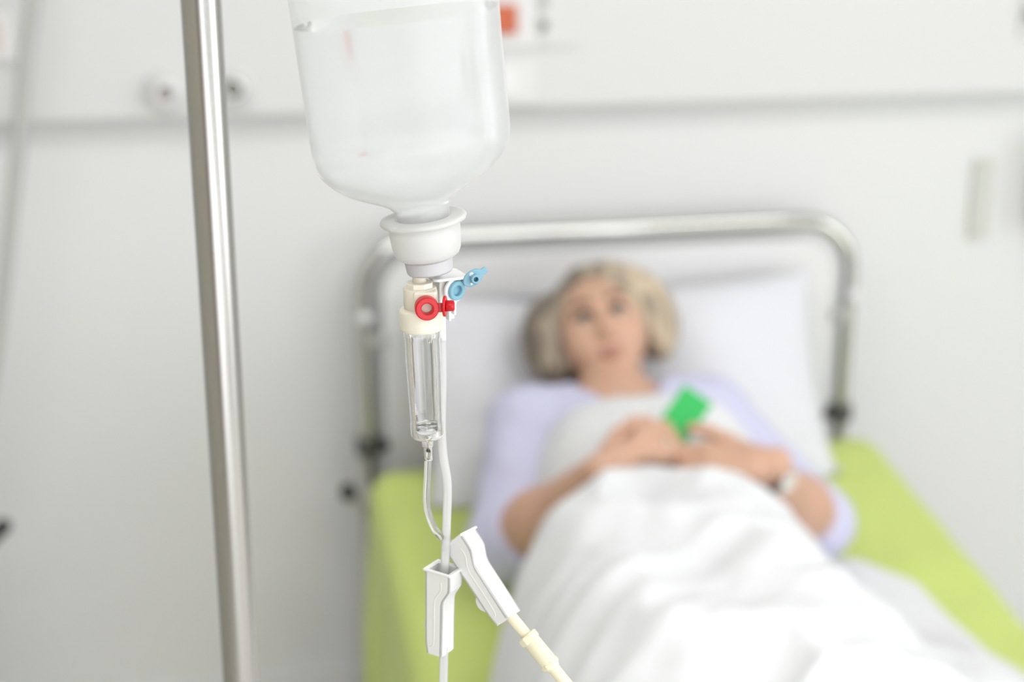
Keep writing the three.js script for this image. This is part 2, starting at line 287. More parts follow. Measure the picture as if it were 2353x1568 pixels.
// ---------------------------------------------------------------- the bed
const bedTop = (z) => 0.52 + 0.155 * (0.5 * (0.9 - z) + 0.5 * Math.sqrt((0.9 - z) ** 2 + 0.01));       // top of the mattress, head end raised
{
  const o = thing('hospital_bed', 'hospital bed with a chrome tube headboard against the white wall', 'bed', [0, 0, 0.1]);
  const hx = 0.485, r = 0.016, yt = 1.022, cr = 0.105, pts = [];
  pts.push(V(-hx, 0.30, 0)); pts.push(V(-hx, 0.6, 0)); pts.push(V(-hx, yt - cr - 0.02, 0));
  for (let i = 0; i <= 8; i++) { const t = i / 8 * Math.PI / 2; pts.push(V(-hx + cr - cr * Math.cos(t), yt - cr + cr * Math.sin(t), 0)); }
  const mirror = pts.slice().reverse().map((p) => V(-p.x, p.y, p.z));
  part('headboard_tube', cappedTube([...pts, V(0, yt, 0), ...mirror], r, 200, 20), M.chrome, o);
  const rr = 0.07, px = hx - 0.035, pt = yt - 0.035, sh = [[-px, 0.47]];
  for (let i = 0; i <= 8; i++) { const t = i / 8 * Math.PI / 2; sh.push([-px + rr - rr * Math.cos(t), pt - rr + rr * Math.sin(t)]); }
  for (let i = 8; i >= 0; i--) { const t = i / 8 * Math.PI / 2; sh.push([px - rr + rr * Math.cos(t), pt - rr + rr * Math.sin(t)]); }
  sh.push([px, 0.47]);
  part('headboard_panel', extrude(sh, 0.018, 0.004), M.whiteLam, o);
  for (const s of [-1, 1]) {
    for (const y of [0.62, 0.83]) part('panel_clip', box(0.036, 0.022, 0.03, s * (hx - 0.022), y, 0.004, 0.005), y > 0.7 ? M.greyPlastic : M.darkPlastic, o);
    part('post_sleeve', [lathe([[0.0165, 0.0], [0.022, 0.0], [0.024, 0.006], [0.024, 0.03], [0.022, 0.036], [0.0165, 0.036]], 28).translate(s * hx, 0.60, 0)], M.darkGrey, o);
    part('tube_glint', new THREE.SphereGeometry(0.0135, 20, 14).translate(s * (hx + (s > 0 ? 0.004 : 0)), s > 0 ? 0.868 : 0.878, 0.010), M.whitePlastic, o, 'white ball in place of a bright glint');  // white balls stand in for the bright highlights on the tube
    part('side_rail', span(s * 0.47 - 0.02, s * 0.47 + 0.02, 0.34, 0.40, 0.02, 2.05, 0.006), M.steel, o);
    part('leg', [span(s * 0.47 - 0.025, s * 0.47 + 0.025, 0.12, 0.36, -0.02, 0.03, 0.006), span(s * 0.47 - 0.03, s * 0.47 + 0.03, 0.1, 0.14, -0.04, 0.05)], M.steel, o);
    part('leg', span(s * 0.47 - 0.025, s * 0.47 + 0.025, 0.12, 0.36, 1.98, 2.03, 0.006), M.steel, o);
    for (const z of [0.0, 2.0]) { const w = new THREE.CylinderGeometry(0.06, 0.06, 0.03, 28); w.rotateZ(Math.PI / 2); w.translate(s * 0.47, 0.06, z); part('caster', w, M.darkPlastic, o); }
  }
  part('bumper_knob', lathe([[0, 0], [0.012, 0], [0.017, 0.006], [0.018, 0.018], [0.013, 0.026], [0, 0.028]], 24).rotateZ(Math.PI / 2).translate(-0.522, 0.566, 0.10), M.darkPlastic, o, 'black round bumper knob');
  part('bumper_arm', rod(V(-0.525, 0.566, 0.10), V(-0.45, 0.40, 0.10), 0.007), M.steel, o);
  part('mattress_deck', span(-0.45, 0.45, 0.375, 0.395, 0.05, 2.04), M.steel, o);
  part('footboard_tube', cappedTube([V(-hx, 0.30, 2.06), V(-hx, 0.58, 2.06), V(-hx + 0.03, 0.68, 2.06), V(-hx + 0.12, 0.71, 2.06), V(hx - 0.12, 0.71, 2.06), V(hx - 0.03, 0.68, 2.06), V(hx, 0.58, 2.06), V(hx, 0.30, 2.06)], r, 120, 16), M.chrome, o);
  part('footboard_panel', box(0.9, 0.26, 0.018, 0, 0.54, 2.06, 0.006), M.whiteLam, o);
}
{                                                                      // mattress: a slab that follows the raised head section
  const W = 0.465, f = (u, v) => {                                     // u round the section, v along the bed
    const z = mix(0.235, 2.11, v), a = u * 2 * Math.PI, c = Math.cos(a), s = Math.sin(a), e = 0.25, q = (t) => Math.sign(t) * Math.abs(t) ** e;
    const k = v < 0.001 || v > 0.999 ? 0.0 : 1, top = bedTop(z);
    return V(W * q(c) * k, top - 0.060 + 0.054 * q(s) * k, z);
  };
  single('mattress', gridGeo(f, 96, 80, true), M.mattress, 'green mattress under the bed sheet, head end raised', 'mattress');
}
{                                                                      // sheet over the mattress, hanging down both sides
  const half = 0.502, drop = [0.40, 0.34], R = 0.05, z0 = 0.222, z1 = 2.06;
  const f = (u, v, off) => {
    const z = mix(z0, z1, v), L = half - R + R * Math.PI / 2, total = 2 * L + drop[0] + drop[1];
    let s = u * total - drop[0] - L; const side = s < 0 ? -1 : 1; let a = Math.abs(s), x, y;
    const flat = half - R;
    if (a <= flat) { x = a; y = 0; } else if (a <= L) { const t = (a - flat) / R; x = flat + R * Math.sin(t); y = -R * (1 - Math.cos(t)); } else { x = half; y = -R - (a - L); }
    const hang = sstep(0, 0.25, a - L), w = (Math.sin(z * 23 + side * 1.3 + 1.2 * N3(z * 3, side, 4)) * 0.5 + Math.sin(z * 41 + 2.0) * 0.25) * 0.018 * hang + 0.026 * hang;
    const soft = 0.006 * N3(x * side * 5 + 3, z * 5, 2.2) + 0.004 * N3(x * side * 14, z * 9, 7.2);
    const q = clamp(1 - (z - z0) / 0.07, 0, 1), end = 0.035 * (1 - Math.sqrt(1 - q * q)), taper = 1 - 0.012 * q * q * q;
    return Object.assign(V(side * (x * taper + w + off * (a > flat ? 1 : 0)), bedTop(z) + y - end + (a < L ? soft + off : 0) + 0.004, z), { u: u * 8, v: v * 16 });
  };
  single('bed_sheet', [gridGeo((u, v) => f(1 - u, v, 0), 160, 120), gridGeo((u, v) => f(u, v, -0.0025), 160, 120)], M.green, 'lime green sheet over the mattress, hanging down the bed side', 'sheet');
}
{                                                                      // pillow leaning on the headboard
  const C = V(-0.02, 0.748, 0.275), up = V(0, 0.85, -0.53).normalize(), rt = V(1, 0.0, 0), nn = rt.clone().cross(up).normalize();
  const f = (u, v) => {
    const a = mix(-1, 1, u), b = mix(-1, 1, v);
    return { a, b };
  };
  const surf = (sgn) => gridGeo((u, v) => {
    const a = mix(-1, 1, sgn > 0 ? u : 1 - u), b = mix(-1, 1, v);
    const pin = 1 - 0.07 * (1 - b * b) * a * a, pin2 = 1 - 0.08 * (1 - a * a) * b * b;      // edges draw in between the corners
    let th = 0.085 * Math.pow(Math.max(0, (1 - Math.pow(Math.abs(a), 3.2)) * (1 - Math.pow(Math.abs(b), 3.2))), 0.55);
    th *= 1 + 0.10 * N3(a * 2.2, b * 2.2, 1.4) + 0.05 * N3(a * 5, b * 5, 3.4);
    const X = 0.395 * a * pin, Y = 0.218 * b * pin2 + 0.02 * a * 0.4;
    let d = sgn * th;
    if (sgn > 0) { const hx = X + 0.08, hy = Y - 0.115; d -= 0.075 * Math.exp(-(hx * hx / 0.018 + hy * hy / 0.020)) * (1 - Math.abs(a) ** 6); }
    const p = C.clone().addScaledVector(rt, X).addScaledVector(up, Y).addScaledVector(nn, d);
    p.z = Math.max(p.z, 0.122 + 0.0 * Y);
    p.y = Math.max(p.y, bedTop(p.z) + 0.008);
    return Object.assign(p, { u: u * 8, v: v * 5 });
  }, 90, 70);
  single('pillow', [surf(1), surf(-1)], M.pillow, 'large white pillow propped against the chrome headboard', 'pillow');
}
// ---------------------------------------------------------------- the patient
const SH = { l: [-0.255, 0.785, 0.505], r: [0.055, 0.785, 0.505] }, EL = { l: [-0.320, 0.656, 0.668], r: [0.190, 0.655, 0.685] }, WR = { l: [-0.208, 0.850, 0.850], r: [0.020, 0.842, 0.868] };
{
  const o = thing('person', 'patient in a lilac shirt lying back in bed, hands folded on the duvet', 'person', [-0.1, 0.6, 0.9]);
  const P = (p, r) => [...p, r];
  const torso = [
    [[-0.155, 0.650, 1.0, 0.10], [-0.155, 0.680, 0.75, 0.088]], [[-0.045, 0.650, 1.0, 0.10], [-0.045, 0.680, 0.75, 0.088]],
    [[-0.155, 0.680, 0.75, 0.088], [-0.165, 0.725, 0.57, 0.086]], [[-0.045, 0.680, 0.75, 0.088], [-0.035, 0.725, 0.57, 0.086]],
    [[-0.1, 0.790, 0.51, 0.055], P(SH.l, 0.050)], [[-0.1, 0.790, 0.51, 0.055], P(SH.r, 0.050)],
  ];
  const arms = [[P(SH.l, 0.050), P(EL.l, 0.040)], [P(SH.r, 0.050), P(EL.r, 0.040)]];
  const mid = (a, b, t) => a.map((v, i) => mix(v, b[i], t));
  const fore = [[P(EL.l, 0.040), P(mid(EL.l, WR.l, 0.3), 0.042)], [P(mid(EL.l, WR.l, 0.3), 0.042), P(WR.l, 0.026)], [P(EL.r, 0.040), P(mid(EL.r, WR.r, 0.3), 0.042)], [P(mid(EL.r, WR.r, 0.3), 0.042), P(WR.r, 0.026)]];
  const neck = [[[-0.1, 0.80, 0.50, 0.058], [-0.096, 0.862, 0.405, 0.052]]];
  const legs = [];
  for (const s of [-1, 1]) { const x = -0.1 + s * 0.085; legs.push([[x, 0.638, 1.02, 0.092], [x + s * 0.02, 0.68, 1.42, 0.062]], [[x + s * 0.02, 0.68, 1.42, 0.062], [x + s * 0.01, 0.577, 1.80, 0.042]], [[x + s * 0.01, 0.577, 1.80, 0.042], [x + s * 0.02, 0.665, 1.90, 0.03]]); }
  const field = (bones, k, grow = 0) => (x, y, z) => { let d = 9; for (const [a, b] of bones) d = smin(d, capsule(x, y, z, a, b) - grow, k); return d; };
  const bodyGeo = nets(field([...torso, ...arms, ...fore, ...neck, ...legs], 0.04), [-0.42, 0.50, 0.33], [0.28, 0.92, 1.97], 0.011);
  // head, in its own frame: x to the viewer's right, y to the crown, z out of the face
  const HM = new THREE.Matrix4().makeRotationFromEuler(new THREE.Euler(-30 * DEG, -10 * DEG, 14 * DEG, 'YXZ')).setPosition(-0.098, 0.905, 0.365);
  const ax = Math.abs;
  const headF = (x, y, z) => {
    const m = ax(x);
    let d = ball(x, y, z, 0, 0.025, -0.022, 0.075, 0.080, 0.094);
    d = smin(d, ball(x, y, z, 0, -0.040, 0.026, 0.062, 0.068, 0.056), 0.05);
    d = smin(d, ball(m, y, z, 0.040, -0.022, 0.044, 0.027, 0.032, 0.028), 0.03);
    d = smin(d, capsule(x, y, z, [-0.014, -0.094, 0.060, 0.017], [0.014, -0.094, 0.060, 0.017]), 0.025);
    d = smin(d, capsule(m, y, z, [0.012, 0.036, 0.066, 0.009], [0.044, 0.034, 0.052, 0.008]), 0.02);
    d = smax(d, -ball(m, y, z, 0.031, 0.013, 0.088, 0.019, 0.014, 0.020), 0.014);
    d = smin(d, capsule(x, y, z, [0, 0.020, 0.074, 0.007], [0, -0.022, 0.096, 0.011]), 0.014);
    d = smin(d, ball(m, y, z, 0.011, -0.026, 0.084, 0.009, 0.008, 0.010), 0.008);
    d = smin(d, capsule(m, y, z, [0, -0.052, 0.083, 0.0065], [0.019, -0.056, 0.073, 0.004]), 0.008);
    d = smin(d, capsule(m, y, z, [0, -0.063, 0.081, 0.0075], [0.016, -0.061, 0.073, 0.004]), 0.006);
    d = smin(d, ball(m, y, z, 0.076, 0.0, -0.012, 0.010, 0.030, 0.018), 0.008);
    d = smin(d, capsule(x, y, z, [0, -0.05, -0.02, 0.05], [0, -0.15, -0.025, 0.05]), 0.03);
    return d;
  };
  const headGeo = nets(headF, [-0.1, -0.165, -0.135], [0.1, 0.135, 0.125], 0.004).applyMatrix4(HM);
  // hands: X along the fingers, Y out of the back of the hand, Z across
  const ringAt = [];
  function hand(wrist, dir, back, thumbSide, curl, spread, thumb, ringSpot) {
    const X = dir.clone().normalize(), Z = X.clone().cross(back).normalize(), Y = Z.clone().cross(X).normalize(), m = new THREE.Matrix4().makeBasis(X, Y, Z).setPosition(wrist);
    const bones = [], s = thumbSide;
    bones.push([[-0.02, 0, 0, 0.025], [0.01, 0, 0, 0.023]]);
    for (const z of [-0.026, -0.009, 0.009, 0.026]) bones.push([[0.012, 0, z * 0.6, 0.015], [0.080, 0.002, z * s, 0.0125]]);
    const roots = [[0.026, 0.040, 0.024, 0.020], [0.009, 0.044, 0.027, 0.021], [-0.009, 0.041, 0.025, 0.020], [-0.026, 0.031, 0.019, 0.018]], fingers = [];
    roots.forEach(([z, ...len], i) => {
      if (ringSpot && i === 2) ringSpot.push(new THREE.Matrix4().copy(m).multiply(new THREE.Matrix4().makeTranslation(0.080 + 0.016 * Math.cos(curl[2] * 0.8), 0.002 - 0.016 * Math.sin(curl[2] * 0.8), z * s)).multiply(new THREE.Matrix4().makeRotationZ(-curl[2] * 0.8)));
      let p = [0.080, 0.002, z * s], ang = 0, r = [0.0095, 0.0098, 0.0092, 0.0082][i];
      len.forEach((l, j) => { ang += curl[i] * [0.8, 1.15, 0.8][j]; const q = [p[0] + l * Math.cos(ang), p[1] - l * Math.sin(ang), p[2] + l * s * spread * z * 12]; fingers.push([[...p, r], [...q, r *= 0.93]]); p = q; });
    });
    const t = [[0.018, -0.008, 0.026 * s, 0.015], ...thumb.map(([x, y, z, r]) => [x, y, z * s, r])];
    for (let i = 1; i < t.length; i++) fingers.push([t[i - 1], t[i]]);
    const palm = field(bones, 0.014);
    return nets((x, y, z) => { let d = palm(x, y, z); for (const [a, b] of fingers) d = smin(d, capsule(x, y, z, a, b), 0.005); return d; }, [-0.05, -0.10, -0.085], [0.20, 0.055, 0.085], 0.0034).applyMatrix4(m);
  }
  const W3 = (p) => V(...p);
  const rightHand = hand(W3(WR.l), V(0.11, 0.026, -0.040), V(-0.1, 0.8, 0.55), -1, [0.38, 0.46, 0.5, 0.5], 0.15, [[0.05, -0.008, 0.044, 0.012], [0.082, -0.006, 0.050, 0.0105], [0.106, -0.012, 0.046, 0.009]], ringAt);
  const leftHand = hand(W3(WR.r), V(-0.10, -0.006, -0.034), V(0.05, 0.85, 0.5), 1, [0.12, 0.14, 0.16, 0.2], 0.1, [[0.05, -0.004, 0.048, 0.012], [0.078, 0.004, 0.060, 0.0105], [0.102, 0.008, 0.062, 0.009]]);
  single('finger_ring', new THREE.TorusGeometry(0.0098, 0.0022, 12, 36).rotateY(Math.PI / 2).applyMatrix4(ringAt[0]), M.chrome, 'thin silver ring on the finger of the upper folded hand', 'ring');
  partW('body', [bodyGeo, headGeo, rightHand, leftHand], M.skin, o, 'bare face, neck, forearms and hands');
  // shirt: loose cloth over trunk and upper arms
  const sl = (a, t) => P(mid(EL[a], WR[a], t), 0.060);
  const sleeves = [[P(SH.l, 0.070), P(EL.l, 0.064)], [P(EL.l, 0.064), sl('l', 0.10)], [P(SH.r, 0.070), P(EL.r, 0.060)], [P(EL.r, 0.058), P(mid(EL.r, WR.r, 0.08), 0.056)]];
  const trunk = field(torso.map(([a, b]) => [[a[0], a[1], a[2], a[3] + 0.016], [b[0], b[1], b[2], b[3] + 0.016]]), 0.055);
  const cutAt = (a, t) => { const c = mid(EL[a], WR[a], t), n = WR[a].map((v, i) => v - EL[a][i]), l = Math.hypot(...n); return (x, y, z) => ((x - c[0]) * n[0] + (y - c[1]) * n[1] + (z - c[2]) * n[2]) / l; };
  const sleeveF = ['l', 'r'].map((a, i) => { const [up, lo] = sleeves.slice(i * 2, i * 2 + 2), c = cutAt(a, i ? 0.10 : 0.16); return (x, y, z) => smin(capsule(x, y, z, ...up), Math.max(capsule(x, y, z, ...lo), c(x, y, z)), 0.02); });
  const shirtF = (x, y, z) => {
    let d = smin(smin(trunk(x, y, z), sleeveF[0](x, y, z), 0.025), sleeveF[1](x, y, z), 0.025);
    d += 0.006 * N3(x * 16, y * 16, z * 16) + 0.003 * N3(x * 40, y * 30, z * 40);
    return smax(d, -capsule(x, y, z, [-0.1, 0.85, 0.50, 0.07], [-0.085, 0.91, 0.44, 0.11]), 0.012);     // open collar
  };
  partW('shirt', nets(shirtF, [-0.44, 0.53, 0.38], [0.29, 0.92, 1.16], 0.009), M.shirt, o, 'loose lilac shirt with wide sleeves');
  // hair: chin-length, parted, with strand relief; colour varies from ash brown to blond strands
  const hairF = (x, y, z) => {
    const m = ax(x);
    let d = ball(x, y, z, 0.0, 0.026, -0.034, 0.098, 0.090, 0.100);
    d = smin(d, ball(x, y, z, -0.090, -0.004, -0.012, 0.046, 0.076, 0.060), 0.04);
    d = smin(d, ball(x, y, z, 0.098, 0.006, -0.020, 0.046, 0.082, 0.060), 0.04);
    d = smin(d, ball(x, y, z, 0.030, 0.092, -0.02, 0.055, 0.024, 0.05), 0.04);
    const sw = N3(x * 22, y * 5, z * 22) * 0.006 + Math.sin(m * 520 + 60 * N3(x * 8, y * 3, z * 8)) * 0.0013;
    d += sw;
    d = smax(d, -ball(x, y, z, -0.004, -0.006, 0.100, 0.074, 0.106, 0.118), 0.012);
    d = smax(d, -ball(x, y, z, 0.0, -0.110, 0.06, 0.062, 0.09, 0.12), 0.012);
    return d;
  };
  const hg = nets(hairF, [-0.15, -0.14, -0.15], [0.15, 0.165, 0.115], 0.004), hp = hg.attributes.position, hc = [];
  for (let i = 0; i < hp.count; i++) {
    const x = hp.getX(i), y = hp.getY(i), z = hp.getZ(i);
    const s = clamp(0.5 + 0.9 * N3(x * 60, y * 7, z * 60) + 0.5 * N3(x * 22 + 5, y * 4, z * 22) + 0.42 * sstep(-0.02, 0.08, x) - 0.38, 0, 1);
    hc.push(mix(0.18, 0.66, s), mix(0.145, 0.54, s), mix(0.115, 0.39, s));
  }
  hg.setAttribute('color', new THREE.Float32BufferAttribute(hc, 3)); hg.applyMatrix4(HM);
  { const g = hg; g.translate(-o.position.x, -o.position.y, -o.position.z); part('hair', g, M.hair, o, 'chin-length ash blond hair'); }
  for (const s of [-1, 1]) {
    const e = partW('eye', new THREE.SphereGeometry(0.0115, 20, 14).translate(s * 0.031, 0.012, 0.0655).applyMatrix4(HM), M.eye, o);
    partW('iris', new THREE.SphereGeometry(0.0072, 16, 12).scale(1, 0.9, 0.5).translate(s * 0.031 - 0.001, 0.0125, 0.0752).applyMatrix4(HM), M.iris, { position: o.position, add: (m) => e.add(m) });
    partW('eyelashes', tube([V(s * 0.016, 0.012, 0.074), V(s * 0.024, 0.0195, 0.0775), V(s * 0.036, 0.0205, 0.0755), V(s * 0.047, 0.012, 0.066)], 0.0032, 20, 8).applyMatrix4(HM), M.lash, o);
    partW('eyebrow', tube([V(s * 0.012, 0.036, 0.0785), V(s * 0.028, 0.042, 0.0745), V(s * 0.050, 0.036, 0.060)], 0.0036, 20, 8).applyMatrix4(HM), std(lin(0.16, 0.10, 0.07), 0.8), o);
  }
  partW('lips', [tube([V(-0.021, -0.057, 0.0745), V(-0.008, -0.0535, 0.0865), V(0, -0.055, 0.0875), V(0.008, -0.0535, 0.0865), V(0.021, -0.057, 0.0745)], 0.0042, 24, 8), tube([V(-0.020, -0.058, 0.0745), V(0, -0.064, 0.0865), V(0.020, -0.058, 0.0745)], 0.0046, 24, 8)].map((g) => g.applyMatrix4(HM)), M.lips, o);
}
// ---------------------------------------------------------------- duvet, drawn up over the chest and heaped over hips and legs
{
  const rows = [ // z, centre x, left half width, right half width, top height, half width of the heap on the right
    [0.545, -0.085, 0.17, 0.17, 0.80, 0.17], [0.575, -0.085, 0.20, 0.20, 0.845, 0.20], [0.61, -0.085, 0.215, 0.215, 0.866, 0.215], [0.66, -0.085, 0.22, 0.25, 0.866, 0.22], [0.70, -0.085, 0.22, 0.36, 0.852, 0.215], [0.78, -0.085, 0.22, 0.42, 0.808, 0.205], [0.86, -0.10, 0.215, 0.44, 0.812, 0.20],
    [0.93, -0.14, 0.225, 0.49, 0.866, 0.225], [1.01, -0.155, 0.25, 0.52, 0.892, 0.25], [1.10, -0.165, 0.28, 0.55, 0.90, 0.265], [1.25, -0.17, 0.29, 0.57, 0.90, 0.275], [1.45, -0.16, 0.30, 0.58, 0.885, 0.30], [1.70, -0.13, 0.33, 0.56, 0.79, 0.34], [1.9, -0.1, 0.36, 0.53, 0.74, 0.36], [2.05, -0.1, 0.36, 0.52, 0.64, 0.36]];
  const Z0 = 0.545;
  const top = (u, v) => {
    const z = mix(Z0, 2.03, v), [xc, wl, wr, yt, hr] = lerpTable(rows, z), s = mix(-1, 1, u), w = s < 0 ? wl : wr, x = xc + s * w;
    const base = bedTop(z) + 0.03, a = Math.abs(s), heap = sstep(0.88, 1.05, z);
    const hump = (t, p, e) => Math.pow(Math.max(0, 1 - Math.pow(Math.min(1, t), p)), e);
    let g = s < 0 ? hump(a, mix(4.2, 4.6, heap), 0.68) : mix(hump((x - xc) / hr, 4.2, 0.75), 0.16 * (1 - a ** 8) + 0.84 * hump((x - xc) / hr, 2.6, 0.85), heap);
    let y = base + (yt - base) * g;
    const fold = heap * g;
    const r1 = 1 - Math.abs(N3(x * 5.5 + z * 3.0, z * 4.2 - x * 2.5, 1.7)) * 2, r2 = 1 - Math.abs(N3(x * 11 - z * 4, z * 9 + x * 4, 4.4)) * 2;
    y += fold * (0.026 * (r1 - 0.4) + 0.016 * (r2 - 0.4)) + 0.006 * N3(x * 20, z * 20, 3) * Math.min(1, g * 2);
    const r3 = 1 - Math.abs(N3(x * 2.6 + 4, z * 10 + x * 4.5, 6.1)) * 2; y += fold * 0.014 * (r3 - 0.4);
    y += heap * (1 - g) * 0.02 * N3(x * 12, z * 12, 9);
    return Object.assign(V(x + 0.008 * heap * N3(z * 14, s * 3, 2), Math.max(y, bedTop(z) + 0.018), z + 0.012 * N3(s * 3, 0.5, z * 2) * (v < 0.03 ? 1 : 0)), { u: x * 10, v: z * 10 });
  };
  const nu = 150, nv = 220, edge = (u, v) => Math.pow(Math.max(0, 1 - Math.pow(Math.abs(2 * u - 1), 14)), 0.5) * Math.pow(Math.max(0, 1 - Math.pow(Math.abs(2 * v - 1), 40)), 0.5);
  const t2 = (u, v) => { const p = top(u, v); return p; };
  const bot = (u, v) => { const p = top(1 - u, v), e = edge(u, v); p.y -= 0.028 * e; return p; };
  single('duvet', [gridGeo((u, v) => t2(1 - u, v), nu, nv), gridGeo((u, v) => bot(1 - u, v), nu, nv)], M.linen, 'white duvet heaped over the patient from chest to feet', 'duvet');
}
{                                                                      // what the patient holds and wears
  const c = extrude([[-0.026, -0.045], [0.026, -0.045], [0.026, 0.045], [-0.026, 0.045]], 0.006, 0.0015);
  const m = single('green_card', c, M.card, 'bright green card held upright in the folded hands', 'card');
  m.position.set(-0.074, 0.884, 0.770); m.rotation.order = 'YXZ'; m.rotation.set(-18 * DEG, -12 * DEG, -35 * DEG);
  const a = V(...EL.r), b = V(...WR.r), d = b.clone().sub(a).normalize(), p = a.clone().lerp(b, 0.88);
  const w = thing('wristwatch', 'wristwatch with a white dial on the patient\'s forearm', 'watch', p.toArray());
  w.quaternion.setFromRotationMatrix((() => { const Y = d, n = V(-0.36, 0.50, 0.80), Z = n.clone().addScaledVector(Y, -n.dot(Y)).normalize(), X = Y.clone().cross(Z); return new THREE.Matrix4().makeBasis(X, Y, Z); })());
  part('strap', lathe([[0.0300, -0.009], [0.0325, -0.009], [0.0325, 0.009], [0.0300, 0.009], [0.0300, -0.009]], 40), std(lin(0.06, 0.05, 0.05), 0.5), w);
  const disc = (r, z0, z1, rr) => { const g = lathe([[0, z0], [r, z0], [r, z1 - rr], [r - rr, z1], [0, z1]], 40); g.rotateX(Math.PI / 2); return g; };
  part('case', disc(0.019, 0.030, 0.038, 0.002), M.chrome, w);
  part('dial', disc(0.0165, 0.038, 0.0386, 0.0002), std(lin(0.86, 0.86, 0.86), 0.25), w);
  part('hand', [box(0.0012, 0.011, 0.0006, 0, 0.005, 0.0390), box(0.008, 0.0012, 0.0006, 0.004, 0, 0.0390)], M.darkPlastic, w);
}
// ---------------------------------------------------------------- infusion stand
{
  const o = thing('infusion_stand', 'shiny metal infusion stand pole in the left foreground', 'stand', [-0.7546, 0, 1.973]);
  part('pole', [lathe([[0.0, 0.10], [0.0112, 0.10], [0.0112, 1.86], [0.010, 1.865], [0, 1.866]], 40)], M.poleMetal, o);
  part('hook_hub', lathe([[0, 1.84], [0.018, 1.84], [0.019, 1.846], [0.019, 1.872], [0.015, 1.878], [0, 1.88]], 30), M.chrome, o);
  const aim = Math.atan2(0.1925 + 0.0, 0.0946 - 0.010);
  for (let k = 0; k < 4; k++) { const t = aim + k * Math.PI / 2, c = Math.cos(t), s = Math.sin(t), q = (r, y) => V(c * r, y, s * r); part('hook', cappedTube([q(0.012, 1.86), q(0.10, 1.86), q(0.17, 1.85), q(0.195, 1.80), q(0.2103, 1.742), q(0.226, 1.75), q(0.234, 1.78)], 0.0038, 50, 10), M.chrome, o); }
  part('base_hub', lathe([[0, 0.06], [0.03, 0.06], [0.032, 0.07], [0.03, 0.12], [0.014, 0.14], [0.0112, 0.14]], 30), M.steel, o);
  for (let k = 0; k < 5; k++) {
    const t = k / 5 * 2 * Math.PI + 0.3, c = Math.cos(t), s = Math.sin(t);
    const l = part('base_leg', rod(V(c * 0.02, 0.085, s * 0.02), V(c * 0.25, 0.065, s * 0.25), 0.014, 0.010, 14), M.steel, o);
    const w = new THREE.CylinderGeometry(0.025, 0.025, 0.018, 20); w.rotateX(Math.PI / 2); w.rotateY(-t); w.translate(c * 0.25, 0.027, s * 0.25); part('caster', w, M.darkPlastic, l);
  }
}
